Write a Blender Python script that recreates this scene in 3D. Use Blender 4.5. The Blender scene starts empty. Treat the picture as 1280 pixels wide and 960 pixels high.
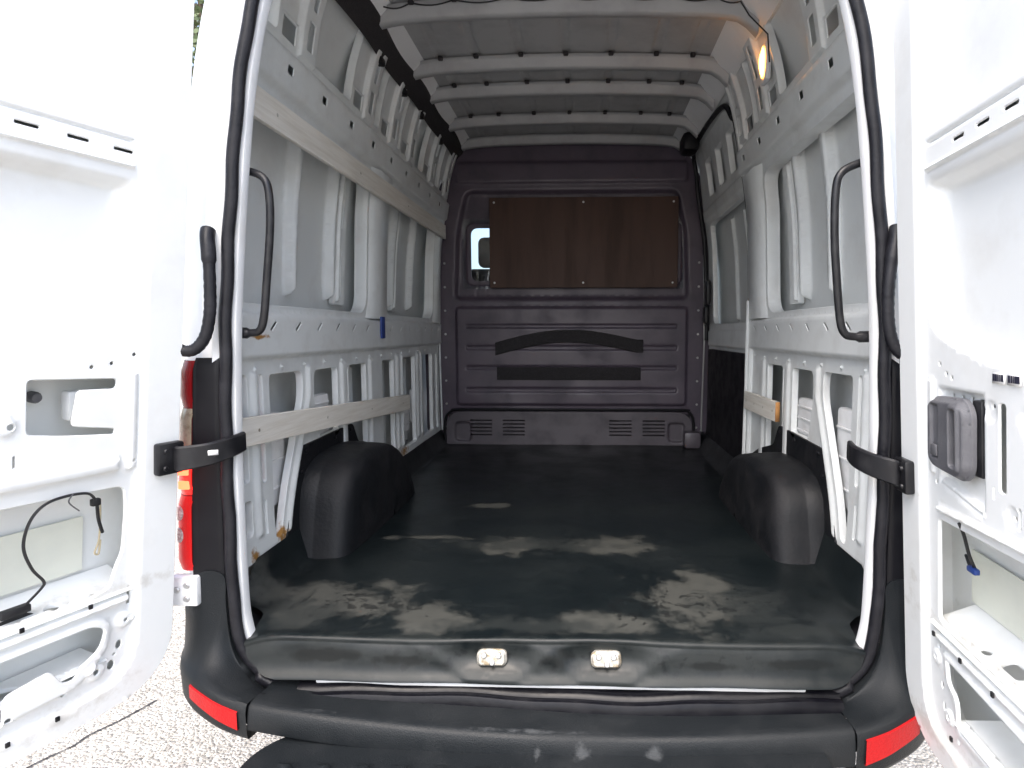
import bpy, bmesh, math, random
import numpy as np
from mathutils import Vector, Matrix
from mathutils.geometry import delaunay_2d_cdt

random.seed(7); rng = np.random.default_rng(7)
S = bpy.context.scene
COL = S.collection

# ------------------------------------------------------------------ camera
cd = bpy.data.cameras.new('camera'); cam = bpy.data.objects.new('camera', cd); COL.objects.link(cam)
cam.location = (.079, -1.45, 1.454)
cam.rotation_euler = (math.radians(90 - 4.87), 0, math.radians(1.84))
cd.sensor_width = 36; cd.lens = 36 * 762 / 1280; cd.shift_x = -64 / 1280
cd.clip_start = .02; cd.clip_end = 2000
S.camera = cam
# ------------------------------------------------------------------ light
SUN_EL, SUN_AZ = 56, 194          # azimuth clockwise from +y (towards the cab)
w = bpy.data.worlds.new('World'); S.world = w; w.use_nodes = True
nt = w.node_tree; nt.nodes.clear()
sky = nt.nodes.new('ShaderNodeTexSky'); sky.sky_type = 'NISHITA'; sky.sun_disc = False
sky.sun_elevation = math.radians(SUN_EL); sky.sun_rotation = math.radians(SUN_AZ)
sky.air_density = 1.0; sky.dust_density = 4.0; sky.ozone_density = 1.0
hs = nt.nodes.new('ShaderNodeHueSaturation'); hs.inputs['Saturation'].default_value = .85
bg = nt.nodes.new('ShaderNodeBackground'); bg.inputs[1].default_value = .15
out = nt.nodes.new('ShaderNodeOutputWorld')
nt.links.new(sky.outputs[0], hs.inputs['Color']); nt.links.new(hs.outputs[0], bg.inputs[0]); nt.links.new(bg.outputs[0], out.inputs[0])
sl = bpy.data.lights.new('sun', 'SUN'); sl.energy = .9; sl.angle = math.radians(60); sl.color = (1, .97, .92)
so = bpy.data.objects.new('sun', sl); COL.objects.link(so)
el, az = math.radians(SUN_EL), math.radians(SUN_AZ)
tosun = Vector((math.sin(az) * math.cos(el), math.cos(az) * math.cos(el), math.sin(el)))
so.rotation_euler = tosun.to_track_quat('Z', 'Y').to_euler(); so.location = (3, -3, 6)
S.view_settings.view_transform = 'Standard'; S.view_settings.look = 'None'
S.view_settings.exposure = 1.85; S.view_settings.gamma = 1
S.cycles.max_bounces = 14; S.cycles.diffuse_bounces = 10; S.cycles.use_denoising = True

# ------------------------------------------------------------------ materials
def mat(name, c1, c2=None, rough=.5, rough2=None, scale=8., lo=.45, hi=.65, bump=0., bscale=60., metal=0., emit=None, estr=0., coat=0., detail=6., stretch=(1, 1, 1), spec=.5):
    m = bpy.data.materials.new(name); m.use_nodes = True
    N, L = m.node_tree.nodes, m.node_tree.links; p = N['Principled BSDF']
    p.inputs['Base Color'].default_value = (*c1, 1); p.inputs['Roughness'].default_value = rough
    p.inputs['Metallic'].default_value = metal; p.inputs['Coat Weight'].default_value = coat
    p.inputs['Specular IOR Level'].default_value = spec
    tc = N.new('ShaderNodeTexCoord'); mp = N.new('ShaderNodeMapping'); mp.inputs['Scale'].default_value = stretch
    L.new(tc.outputs['Object'], mp.inputs[0]); m['vec'] = 1
    if c2:
        n = N.new('ShaderNodeTexNoise'); n.inputs['Scale'].default_value = scale; n.inputs['Detail'].default_value = detail; n.inputs['Roughness'].default_value = .6
        r = N.new('ShaderNodeMapRange'); r.inputs[1].default_value = lo; r.inputs[2].default_value = hi
        mx = N.new('ShaderNodeMix'); mx.data_type = 'RGBA'; mx.inputs[6].default_value = (*c1, 1); mx.inputs[7].default_value = (*c2, 1)
        L.new(mp.outputs[0], n.inputs[0]); L.new(n.outputs[0], r.inputs[0]); L.new(r.outputs[0], mx.inputs[0]); L.new(mx.outputs[2], p.inputs['Base Color'])
        if rough2 is not None:
            q = N.new('ShaderNodeMapRange'); q.inputs[3].default_value = rough; q.inputs[4].default_value = rough2
            L.new(r.outputs[0], q.inputs[0]); L.new(q.outputs[0], p.inputs['Roughness'])
    if bump:
        b = N.new('ShaderNodeTexNoise'); b.inputs['Scale'].default_value = bscale; b.inputs['Detail'].default_value = 4
        bp = N.new('ShaderNodeBump'); bp.inputs['Strength'].default_value = bump; bp.inputs['Distance'].default_value = .01
        L.new(mp.outputs[0], b.inputs[0]); L.new(b.outputs[0], bp.inputs['Height']); L.new(bp.outputs[0], p.inputs['Normal'])
    if emit:
        p.inputs['Emission Color'].default_value = (*emit, 1); p.inputs['Emission Strength'].default_value = estr
    return m

def add_spots(m, spots, col, rough=.8, dens=18., inner=.25, outer=.9, amp=1.1, keep=1.):
    """stains with a shape of their own: noisy ellipses at given object-space places"""
    N, L = m.node_tree.nodes, m.node_tree.links; p = N['Principled BSDF']
    tc = N.new('ShaderNodeTexCoord'); n = N.new('ShaderNodeTexNoise'); n.inputs['Scale'].default_value = dens; n.inputs['Detail'].default_value = 7; n.inputs['Roughness'].default_value = .62
    L.new(tc.outputs['Object'], n.inputs[0])
    na = N.new('ShaderNodeMath'); na.operation = 'MULTIPLY_ADD'; na.inputs[1].default_value = amp * 2; na.inputs[2].default_value = -amp
    L.new(n.outputs[0], na.inputs[0]); acc = None
    for c, r in spots:
        mp = N.new('ShaderNodeMapping'); mp.vector_type = 'TEXTURE'; mp.inputs[1].default_value = c; mp.inputs[3].default_value = r
        L.new(tc.outputs['Object'], mp.inputs[0])
        ln = N.new('ShaderNodeVectorMath'); ln.operation = 'LENGTH'; L.new(mp.outputs[0], ln.inputs[0])
        ad = N.new('ShaderNodeMath'); ad.operation = 'ADD'; L.new(ln.outputs['Value'], ad.inputs[0]); L.new(na.outputs[0], ad.inputs[1])
        if acc is None: acc = ad.outputs[0]
        else:
            mn = N.new('ShaderNodeMath'); mn.operation = 'MINIMUM'; L.new(acc, mn.inputs[0]); L.new(ad.outputs[0], mn.inputs[1]); acc = mn.outputs[0]
    rg = N.new('ShaderNodeMapRange'); rg.inputs[1].default_value = outer; rg.inputs[2].default_value = inner; rg.inputs[3].default_value = 0; rg.inputs[4].default_value = keep
    rg.interpolation_type = 'SMOOTHSTEP'; L.new(acc, rg.inputs[0])
    def chain(inp, val, isc):
        src = p.inputs[inp].links[0].from_socket if p.inputs[inp].is_linked else None
        mx = N.new('ShaderNodeMix'); mx.data_type = 'RGBA' if isc else 'FLOAT'
        a, b, o = (6, 7, 2) if isc else (2, 3, 0)
        if src: L.new(src, mx.inputs[a])
        else: mx.inputs[a].default_value = p.inputs[inp].default_value
        mx.inputs[b].default_value = (*val, 1) if isc else val
        L.new(rg.outputs[0], mx.inputs[0]); L.new(mx.outputs[o], p.inputs[inp])
    chain('Base Color', col, True); chain('Roughness', rough, False)

M = {}
M['white'] = mat('white_paint', (.80, .81, .82), (.70, .70, .68), .32, .5, scale=5, lo=.5, hi=.8, coat=.15)
M['door_white'] = mat('door_paint', (.83, .845, .84), (.74, .74, .72), .35, .5, scale=6, lo=.5, hi=.8, coat=.1)
add_spots(M['door_white'], [((-.93, -.2, 1.04), (.02, .03, .012)), ((.8, -.1, .88), (.03, .05, .1)), ((.79, -.25, 1.10), (.03, .2, .015)), ((-.97, -.3, .66), (.1, .2, .03)), ((.84, -.2, .6), (.1, .2, .03)), ((-.95, -.25, .885), (.15, .3, .02)), ((.8, -.3, .84), (.15, .4, .02))], (.45, .42, .36), .7, dens=30, inner=.0, outer=1.0, amp=1.6, keep=.45)
M['inner'] = mat('bay_paint', (.69, .715, .715), (.56, .565, .555), .34, .55, scale=7, lo=.48, hi=.8, coat=.1)
add_spots(M['inner'], [((-.88, .42, .81), (.03, .05, .05)), ((-.88, .25, .80), (.03, .03, .03)), ((-.88, 1.5, .84), (.04, .12, .05)), ((-.88, 1.75, .82), (.04, .1, .04)), ((-.93, .3, .80), (.04, .1, .05)),
                       ((-.93, .45, .78), (.05, .1, .06)), ((.93, .37, .80), (.04, .06, .06)), ((-.75, .06, 1.63), (.03, .02, .03)), ((-.86, .3, 1.44), (.03, .08, .01)), ((-.93, 1.7, .86), (.04, .3, .06)), ((.76, .05, 1.58), (.02, .02, .02))],
          (.30, .15, .035), .85, dens=45, inner=.2, outer=.9)
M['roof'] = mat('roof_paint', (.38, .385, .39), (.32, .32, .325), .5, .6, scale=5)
M['skin'] = mat('outer_skin_inside', (.65, .675, .675), (.56, .565, .56), .42, .55, scale=5, lo=.5, hi=.8)
M['rubber'] = mat('seal_rubber', (.009, .009, .012), (.016, .016, .02), .38, .55, scale=20, bump=.12, bscale=120, spec=.28)
M['flap'] = mat('flap_rubber', (.004, .004, .006), (.008, .008, .010), .28, .45, scale=14, bump=.06, bscale=40, spec=.22)
M['bumper'] = mat('bumper_plastic', (.009, .011, .013), (.014, .016, .018), .42, .6, scale=6, bump=.18, bscale=350, spec=.24)
add_spots(M['bumper'], [((.08, -.172, .52), (.03, .03, .035)), ((.24, -.165, .52), (.025, .03, .03)), ((-.02, -.17, .52), (.012, .03, .02)), ((.10, -.15, .56), (.5, .012, .006)), ((-.4, -.13, .585), (.2, .012, .006)),
                        ((-.93, .0, .78), (.05, .05, .06)), ((.7, -.1, .6), (.05, .02, .01))], (.09, .095, .10), .7, dens=30, inner=.1, outer=.9, keep=.55)
M['trim'] = mat('black_trim', (.004, .004, .006), (.007, .007, .009), .45, .6, scale=14, spec=.25)
M['archrub'] = mat('arch_rubber', (.007, .008, .010), (.013, .013, .015), .50, .66, scale=9, bump=.12, bscale=90, spec=.26)
M['black'] = mat('black_plastic', (.008, .008, .010), (.016, .016, .018), .3, .5, scale=25, spec=.4)
M['bulk'] = mat('bulkhead_paint', (.088, .070, .094), (.066, .054, .072), .38, .55, scale=5)
M['bulklow'] = mat('bulkhead_lower', (.092, .080, .094), (.07, .062, .072), .4, .6, scale=7)
M['board'] = mat('brown_board', (.060, .026, .016), (.048, .024, .016), .6, .7, scale=2.5, stretch=(5, 1, .6), bump=.12)
M['felt'] = mat('dark_felt', (.022, .02, .022), (.03, .027, .03), .9, scale=80, bump=.3, bscale=200)
M['wood'] = mat('pale_wood', (.76, .73, .67), (.64, .60, .53), .65, .75, scale=9, lo=.4, hi=.7, stretch=(3, .5, 9), bump=.15, bscale=30)
M['wood_cut'] = mat('orange_cut_wood', (.42, .20, .06), (.33, .15, .05), .7, scale=40)
M['steel'] = mat('worn_steel', (.55, .53, .48), (.30, .24, .16), .4, .6, scale=60, metal=.6)
M['bolt'] = mat('bolt_steel', (.55, .55, .55), None, .35, metal=.8)
M['grey'] = mat('grey_plastic', (.10, .10, .11), (.12, .12, .13), .5, .6, scale=30, bump=.15, bscale=400)
M['pad'] = mat('beige_pad', (.72, .73, .64), (.68, .69, .61), .7, scale=10)
M['duct'] = mat('white_plastic', (.74, .75, .76), (.66, .66, .66), .5, scale=10)
M['red'] = mat('red_lens', (.22, .004, .006), None, .15, spec=.4)
M['redlit'] = mat('red_lens_lit', (.6, .02, .02), None, .2, emit=(1, .012, .008), estr=.9, coat=.5)
M['redglow'] = mat('red_lens_glow', (.4, .01, .01), None, .2, emit=(1, .01, .01), estr=.07)
M['glow'] = mat('brake_bulb_glow', (.8, .1, .05), None, .3, emit=(1, .10, .04), estr=1.6)
M['amber'] = mat('clear_lens', (.30, .25, .18), (.2, .15, .10), .15, scale=60, coat=.5)
M['clear'] = mat('white_lens', (.62, .60, .58), (.35, .28, .27), .2, scale=140, lo=.42, hi=.55)
M['reflector'] = mat('red_reflector', (.42, .006, .008), (.36, .005, .007), .4, scale=150, bump=.2, bscale=250, spec=.25)
M['lamp'] = mat('lit_lamp', (1, .6, .2), None, .3, emit=(1, .42, .06), estr=5)
M['tyre'] = mat('tyre_rubber', (.02, .02, .02), (.03, .03, .03), .8, scale=30)
M['blue'] = mat('blue_tape', (.02, .05, .22), None, .5)
M['orange'] = mat('orange_tag', (.45, .22, .05), None, .6)
M['ink'] = mat('print_ink', (.02, .02, .04), None, .6)
M['paper'] = mat('sticker_paper', (.8, .8, .8), None, .5)
M['wire'] = mat('wire_black', (.012, .012, .014), None, .5)
M['tan'] = mat('wire_tan', (.45, .38, .25), None, .5)
M['bark'] = mat('bark', (.12, .09, .06), (.07, .05, .035), .9, scale=10, bump=.4)
M['leaf'] = mat('leaf', (.06, .09, .03), (.10, .13, .05), .6, scale=3)
# floor mat: dark wet rubber with dried dusty patches
M['mat'] = mat('floor_rubber', (.0042, .0066, .0078), (.008, .0108, .0118), .30, .46, scale=4, lo=.4, hi=.7, bump=.06, bscale=25, spec=.3)
add_spots(M['mat'], [((-.62, .19, .7), (.24, .16, 9)), ((-.80, .22, .7), (.09, .08, 9)), ((-.30, .09, .7), (.16, .09, 9)), ((-.17, .65, .7), (.13, .10, 9)), ((-.47, .72, .7), (.18, .03, 9)), ((-.33, 1.14, .7), (.12, .05, 9)),
                     ((.20, .66, .7), (.18, .11, 9)), ((.37, .21, .7), (.18, .19, 9)), ((.15, .08, .7), (.17, .07, 9)), ((.45, .34, .7), (.10, .12, 9))],
          (.052, .053, .048), .75, dens=9, inner=.34, outer=1.02, amp=1.4, keep=.85)
add_spots(M['mat'], [((.54, .19, .7), (.18, .17, 9)), ((-.70, .12, .7), (.16, .14, 9)), ((-.05, .06, .7), (.3, .06, 9)), ((-.1, .66, .7), (.5, .10, 9)), ((0, -.015, .655), (1.5, .06, .042)), ((0, -.01, .692), (1.2, .03, .014)), ((-.75, -.03, .66), (.13, .1, .06)), ((.0, -.04, .62), (1.2, .1, .022)), ((.2, -.03, .66), (.35, .1, .05)), ((.62, .05, .7), (.2, .06, 9))],
          (.017, .020, .020), .55, dens=14, inner=.2, outer=1.0, amp=1.3, keep=.75)
add_spots(M['mat'], [((-.55, .18, .7), (.45, .16, 9)), ((.3, .18, .7), (.5, .2, 9)), ((0, -.02, .65), (1.0, .1, .06))], (.005, .006, .007), .35, dens=38, inner=-.25, outer=.0, amp=3.0, keep=.65)
add_spots(M['mat'], [((-.55, -.01, .658), (.14, .06, .020)), ((-.38, -.01, .650), (.10, .06, .018)), ((.40, -.01, .645), (.10, .06, .014)), ((.60, -.01, .655), (.12, .06, .016)), ((.02, -.01, .66), (.05, .06, .03)), ((-.14, -.01, .63), (.08, .06, .012)), ((.14, -.01, .63), (.08, .06, .012))], (.004, .0055, .006), .3, dens=16, inner=.5, outer=.95, amp=1.0, keep=.9)
# glass
def glass(name, tint, gl=.1):
    m = bpy.data.materials.new(name); m.use_nodes = True; N, L = m.node_tree.nodes, m.node_tree.links; N.remove(N['Principled BSDF'])
    t = N.new('ShaderNodeBsdfTransparent'); t.inputs[0].default_value = (*tint, 1); g = N.new('ShaderNodeBsdfGlossy'); g.inputs['Roughness'].default_value = .03
    x = N.new('ShaderNodeMixShader'); x.inputs[0].default_value = gl; L.new(t.outputs[0], x.inputs[1]); L.new(g.outputs[0], x.inputs[2]); L.new(x.outputs[0], N['Material Output'].inputs[0])
    return m
M['glass'] = glass('window_glass', (.85, .9, .92))
# ground: pale exposed-aggregate concrete
def ground_mat():
    m = mat('aggregate_ground', (.45, .42, .375), (.39, .36, .32), .85, scale=2.5, lo=.35, hi=.7)
    N, L = m.node_tree.nodes, m.node_tree.links; p = N['Principled BSDF']; tc = N.new('ShaderNodeTexCoord')
    v = N.new('ShaderNodeTexVoronoi'); v.inputs['Scale'].default_value = 95; L.new(tc.outputs['Object'], v.inputs[0])
    hsv = N.new('ShaderNodeSeparateColor'); L.new(v.outputs['Color'], hsv.inputs[0])
    rg = N.new('ShaderNodeMapRange'); rg.inputs[3].default_value = .62; rg.inputs[4].default_value = 1.3; L.new(hsv.outputs[0], rg.inputs[0])
    mu = N.new('ShaderNodeMix'); mu.data_type = 'RGBA'; mu.blend_type = 'MULTIPLY'; mu.inputs[0].default_value = 1
    L.new(p.inputs['Base Color'].links[0].from_socket, mu.inputs[6]); L.new(rg.outputs[0], mu.inputs[7]); L.new(mu.outputs[2], p.inputs['Base Color'])
    b = N.new('ShaderNodeBump'); b.inputs['Strength'].default_value = .9; b.inputs['Distance'].default_value = .012; b.invert = True
    L.new(v.outputs['Distance'], b.inputs['Height']); L.new(b.outputs[0], p.inputs['Normal'])
    return m
M['ground'] = ground_mat()

# ------------------------------------------------------------------ mesh helpers
def link(name, me, m, parent=None, smooth=True, label=None):
    if m is not None: me.materials.append(M[m])
    if smooth: me.polygons.foreach_set('use_smooth', [True] * len(me.polygons))
    o = bpy.data.objects.new(name, me); COL.objects.link(o)
    if parent is not None: o.parent = parent
    if label: o['label'] = label
    return o
class MB:
    def __init__(s): s.v = []; s.f = []
    def add(s, v, f):
        b = len(s.v); s.v += [tuple(map(float, q)) for q in v]; s.f += [tuple(i + b for i in q) for q in f]; return s
    def grid(s, G, closeu=False, closev=False):
        G = np.asarray(G, float); a, b = G.shape[:2]; f = []
        for i in range(a if closeu else a - 1):
            for j in range(b if closev else b - 1):
                i2, j2 = (i + 1) % a, (j + 1) % b; f.append((i * b + j, i2 * b + j, i2 * b + j2, i * b + j2))
        return s.add(G.reshape(-1, 3), f)
    def build(s, name, m, parent=None, smooth=True, label=None, sharp=40):
        me = bpy.data.meshes.new(name); me.from_pydata(s.v, [], s.f); me.validate()
        bm = bmesh.new(); bm.from_mesh(me); bmesh.ops.recalc_face_normals(bm, faces=bm.faces)
        if smooth:
            a = math.radians(sharp)
            for e in bm.edges:
                if len(e.link_faces) == 2 and e.calc_face_angle(0) > a: e.smooth = False
        bm.to_mesh(me); bm.free()
        return link(name, me, m, parent, smooth, label)
def bevbox(c, size, bev=.004, seg=2, R=None):
    bm = bmesh.new(); bmesh.ops.create_cube(bm, size=1)
    for v in bm.verts: v.co = Vector((v.co.x * size[0], v.co.y * size[1], v.co.z * size[2]))
    if bev: bmesh.ops.bevel(bm, geom=bm.edges[:], offset=bev, segments=seg, affect='EDGES', profile=.5)
    bm.verts.index_update(); T = Matrix.Translation(c) @ (R.to_4x4() if R is not None else Matrix())
    v = [T @ q.co for q in bm.verts]; f = [[q.index for q in k.verts] for k in bm.faces]; bm.free(); return v, f
def box(name, c, size, m, parent, bev=.004, R=None, label=None, seg=2):
    return MB().add(*bevbox(c, size, bev, seg, R)).build(name, m, parent, label=label)
def crom(P, n=8, closed=False):
    P = [np.array(p, float) for p in P]; o = []; k = len(P)
    for i in range(k if closed else k - 1):
        if closed: a, b, c, d = P[i - 1], P[i], P[(i + 1) % k], P[(i + 2) % k]
        else: a, b, c, d = P[max(i - 1, 0)], P[i], P[i + 1], P[min(i + 2, k - 1)]
        for t in np.arange(n) / n:
            o.append(.5 * (2 * b + (c - a) * t + (2 * a - 5 * b + 4 * c - d) * t * t + (3 * b - a - 3 * c + d) * t ** 3))
    if not closed: o.append(P[-1])
    return np.array(o)
def tubeg(path, r, n=10, sx=1., closed=False, up=None):
    P = np.asarray(path, float); k = len(P); r = np.full(k, r) if np.isscalar(r) else np.asarray(r)
    T = np.roll(P, -1, 0) - np.roll(P, 1, 0) if closed else np.gradient(P, axis=0)
    T /= np.linalg.norm(T, axis=1)[:, None] + 1e-12
    u = np.array(up if up is not None else ((0, 0, 1) if abs(T[0][2]) < .9 else (1, 0, 0)), float); rows = []
    for i in range(k):
        u = (np.array(up, float) if up is not None else u); u = u - T[i] * (u @ T[i]); u /= np.linalg.norm(u) + 1e-12; b = np.cross(T[i], u)
        a = np.linspace(0, 2 * np.pi, n, endpoint=False)
        rows.append(P[i] + r[i] * (np.outer(np.cos(a), u) + sx * np.outer(np.sin(a), b)))
    return np.array(rows)
def tube(mb, path, r, n=10, sx=1., closed=False, up=None):
    G = tubeg(path, r, n, sx, closed, up); b = len(mb.v); mb.grid(G, closeu=closed, closev=True)
    if not closed:
        k = len(G); mb.f.append(tuple(b + j for j in range(n))); mb.f.append(tuple(b + (k - 1) * n + j for j in range(n)))
    return mb
def cyl(mb, c, axis, r, h, n=14, bev=.25):
    c = np.array(c, float); a = np.array(axis, float); a /= np.linalg.norm(a)
    P = [c, c + a * h * .7, c + a * h]; return tube(mb, P, [r, r, r * (1 - bev)], n)
# rounded polygon (points, radius or per-point radius)
def rp(pts, r=.01, n=5):
    k = len(pts); R = [r] * k if np.isscalar(r) else r; o = []
    for i in range(k):
        p = np.array(pts[i], float); a = np.array(pts[i - 1], float) - p; b = np.array(pts[(i + 1) % k], float) - p
        la, lb = np.linalg.norm(a), np.linalg.norm(b); a /= la; b /= lb
        q = min(R[i], la * .48, lb * .48)
        if q < 1e-4: o.append(p); continue
        for t in np.linspace(0, 1, n + 1):
            o.append((1 - t) ** 2 * (p + a * q) + 2 * t * (1 - t) * p + t * t * (p + b * q))
    return np.array(o)
def rr(u0, u1, v0, v1, r=.012, n=5): return rp([(u0, v0), (u1, v0), (u1, v1), (u0, v1)], r, n)
def ell(u, v, a, b=None, n=18):
    b = b or a; t = np.linspace(0, 2 * np.pi, n, endpoint=False); return np.stack([u + a * np.cos(t), v + b * np.sin(t)], 1)
def resamp(L, d):
    o = []; k = len(L)
    for i in range(k):
        a, b = L[i], L[(i + 1) % k]; m = max(1, int(math.ceil(np.linalg.norm(b - a) / d)))
        for t in range(m): o.append(a + (b - a) * t / m)
    return np.array(o)
def inside(P, L):
    x, y = P[:, 0], P[:, 1]; r = np.zeros(len(P), bool); k = len(L)
    for i in range(k):
        (x1, y1), (x2, y2) = L[i], L[(i + 1) % k]
        if y1 == y2: continue
        c = ((y1 > y) != (y2 > y)) & (x < (x2 - x1) * (y - y1) / (y2 - y1) + x1); r ^= c
    return r
def sdf(P, L):
    d = np.full(len(P), 1e9); k = len(L)
    for i in range(k):
        a, b = L[i], L[(i + 1) % k]; ab = b - a; t = np.clip(((P - a) @ ab) / (ab @ ab + 1e-12), 0, 1)
        d = np.minimum(d, np.linalg.norm(P - a - t[:, None] * ab, axis=1))
    return np.where(inside(P, L), -d, d)
def ss(t): t = np.clip(t, 0, 1); return t * t * (3 - 2 * t)
class Sheet:
    """stamped sheet metal: outline and holes in (u,v), embossed features (loop, height, slope width)"""
    def __init__(s, outline, g=.012): s.o = np.array(outline, float); s.h = []; s.e = []; s.g = g; s.wob = 0
    def hole(s, L, depth=.012): s.h.append((np.array(L, float), depth)); return s
    def emb(s, L, h, wd=.012): s.e.append((np.array(L, float), h, wd)); return s
    def H(s, P):
        z = np.zeros(len(P))
        for L, h, wd in s.e:
            m = (P[:, 0] > L[:, 0].min() - .001) & (P[:, 0] < L[:, 0].max() + .001) & (P[:, 1] > L[:, 1].min() - .001) & (P[:, 1] < L[:, 1].max() + .001)
            if m.any(): z[m] += h * ss(-sdf(P[m], L) / wd)
        return z
    def build(s, name, m, fn, parent=None, edge=0., label=None):
        g = s.g; lo, hi = s.o.min(0), s.o.max(0)
        U, V = np.meshgrid(np.arange(lo[0] + g * .5, hi[0], g), np.arange(lo[1] + g * .5, hi[1], g)); P = np.stack([U.ravel(), V.ravel()], 1)
        P = P[sdf(P, resamp(s.o, .2)) < -g * .4] if len(s.o) < 60 else P[inside(P, s.o)]
        for L, _ in s.h:
            mm = (P[:, 0] > L[:, 0].min() - g) & (P[:, 0] < L[:, 0].max() + g) & (P[:, 1] > L[:, 1].min() - g) & (P[:, 1] < L[:, 1].max() + g)
            k = np.ones(len(P), bool); k[mm] = sdf(P[mm], L) > g * .4; P = P[k]
        ex = []
        for L, h, wd in s.e:
            R = resamp(L, g * .8); ex.append(R); c = R.mean(0)
            T = np.roll(R, -1, 0) - np.roll(R, 1, 0); Nn = np.stack([-T[:, 1], T[:, 0]], 1); Nn /= np.linalg.norm(Nn, axis=1)[:, None] + 1e-9
            for f in (.33, .66, 1.):
                for sg in (1, -1):
                    Q = R + sg * Nn * wd * f; d = sdf(Q, L); ex.append(Q[np.abs(d + wd * f) < wd * .12])
        loops = [resamp(s.o, g)] + [resamp(L, g * .7) for L, _ in s.h]
        if ex:
            E_ = np.concatenate(ex); k = inside(E_, s.o)
            for L, _ in s.h: k &= sdf(E_, L) > g * .25
            k &= sdf(E_, s.o) < -g * .25; P = np.concatenate([P, E_[k]])
        pts = [Vector(p) for p in P]; edges = []
        for L in loops:
            b = len(pts); pts += [Vector(p) for p in L]; edges += [(b + i, b + (i + 1) % len(L)) for i in range(len(L))]
        vo, _, fo, *_ = delaunay_2d_cdt(pts, edges, [], 0, 1e-5)
        W = np.array([tuple(p) for p in vo]); F = np.array([f for f in fo if len(f) == 3]); c = W[F].mean(1); k = inside(c, loops[0])
        for L in loops[1:]: k &= ~inside(c, L)
        F = F[k]; mb = MB(); mb.add(fn(W[:, 0], W[:, 1], s.H(W)), [tuple(map(int, f)) for f in F])
        for (L, dep), R in zip([(None, edge)] + s.h, loops):
            if not dep: continue
            h0 = s.H(R); T = np.roll(R, -1, 0) - np.roll(R, 1, 0); Nn = np.stack([-T[:, 1], T[:, 0]], 1); Nn /= np.linalg.norm(Nn, axis=1)[:, None] + 1e-9
            tst = sdf(R + Nn * .001, R); sg = np.where(np.median(tst) < 0, 1., -1.); Nn = Nn * sg * (-1 if L is None else 1)
            rows = [fn(*(R + Nn * o).T, h0 - d) for o, d in ((0, 0), (.0012, .0008), (.0022, .0028), (.0022, dep))]
            mb.grid(np.swapaxes(np.array(rows), 0, 1), closeu=True)
        me = bpy.data.meshes.new(name); me.from_pydata(mb.v, [], mb.f)
        return link(name, me, m, parent, True, label)

# ------------------------------------------------------------------ ground, and a tree seen past the door
mb = MB(); G = [[(x, y, 0) for y in np.linspace(-400, 400, 9)] for x in np.linspace(-400, 400, 9)]; mb.grid(G)
gnd = mb.build('ground', 'ground'); gnd['kind'] = 'structure'
P = [(-1.60, .80), (-1.63, .72), (-1.655, .66), (-1.70, .58), (-1.71, .52), (-1.76, .44), (-1.80, .33), (-1.79, .2)]
G = [[(x - w_, y, .004), (x, y + .004, .004), (x + w_, y, .004)] for (x, y), w_ in zip(crom(P, 3)[:, :2], [.002 + .003 * abs(math.sin(i * 1.7)) for i in range(99)])]
MB().grid(G).build('crack', 'felt', gnd)
VAN = bpy.data.objects.new('cargo_van', None); COL.objects.link(VAN)
VAN['label'] = 'white cargo van with rear doors open and stripped white load bay'; VAN['category'] = 'van'
def empty(name, parent=VAN, label=None):
    o = bpy.data.objects.new(name, None); COL.objects.link(o); o.parent = parent
    if label: o['label'] = label
    return o

WO = np.array([(.40, .965), (.8, .985), (1.2, .988), (1.5, .98), (1.9, .957), (2.2, .915), (2.4, .865), (2.52, .815), (2.60, .755), (2.66, .68)])
WI = np.array([(.6, .862), (.72, .866), (.85, .88), (1.5, .88), (2.0, .862), (2.2, .83), (2.3, .81), (2.45, .785), (2.6, .735), (2.7, .69)])
wo = lambda z: np.interp(z, WO[:, 0], WO[:, 1]); wi = lambda z: np.interp(z, WI[:, 0], WI[:, 1])
def sm(fn, z, d=.06): return sum(fn(z + k * d) for k in (-1, -.5, 0, .5, 1)) / 5
roofz = lambda x: 2.695 - .02 * (np.abs(x) / .7) ** 2 - .02 * (np.abs(x) / .72) ** 10

# ------------------------------------------------------------------ opening frame + seal
HALF = [(0, .575), (.3, .578), (.55, .583), (.66, .592), (.715, .615), (.75, .655), (.768, .71), (.775, .80), (.776, 1.1), (.771, 1.29), (.762, 1.48), (.746, 1.67), (.727, 1.85), (.705, 2.02),
        (.672, 2.18), (.63, 2.30), (.57, 2.39), (.48, 2.45), (.3, 2.49), (0, 2.50)]
LOOP = crom(HALF + [(-x, z) for x, z in HALF[-2:0:-1]], 6, True)
TN = np.roll(LOOP, -1, 0) - np.roll(LOOP, 1, 0); NN = np.stack([TN[:, 1], -TN[:, 0]], 1); NN /= np.linalg.norm(NN, axis=1)[:, None]
def ring(sec):
    return np.array([[(p[0] + n[0] * o, y, p[1] + n[1] * o) for o, y in sec] for p, n in zip(LOOP, NN)])
mb = MB().grid(ring([(.10, .16), (.06, .10), (.02, .055), (.005, .044), (.001, .040), (0, .036), (0, .014), (.001, .011), (.03, .010), (.035, 0), (.05, -.004), (.058, .01), (.085, .012), (.092, .028), (.13, .034), (.165, .05), (.192, .09), (.207, .14), (.212, .20)]), closeu=True)
mb.build('rear_opening_frame', 'white', VAN, sharp=60)
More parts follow.
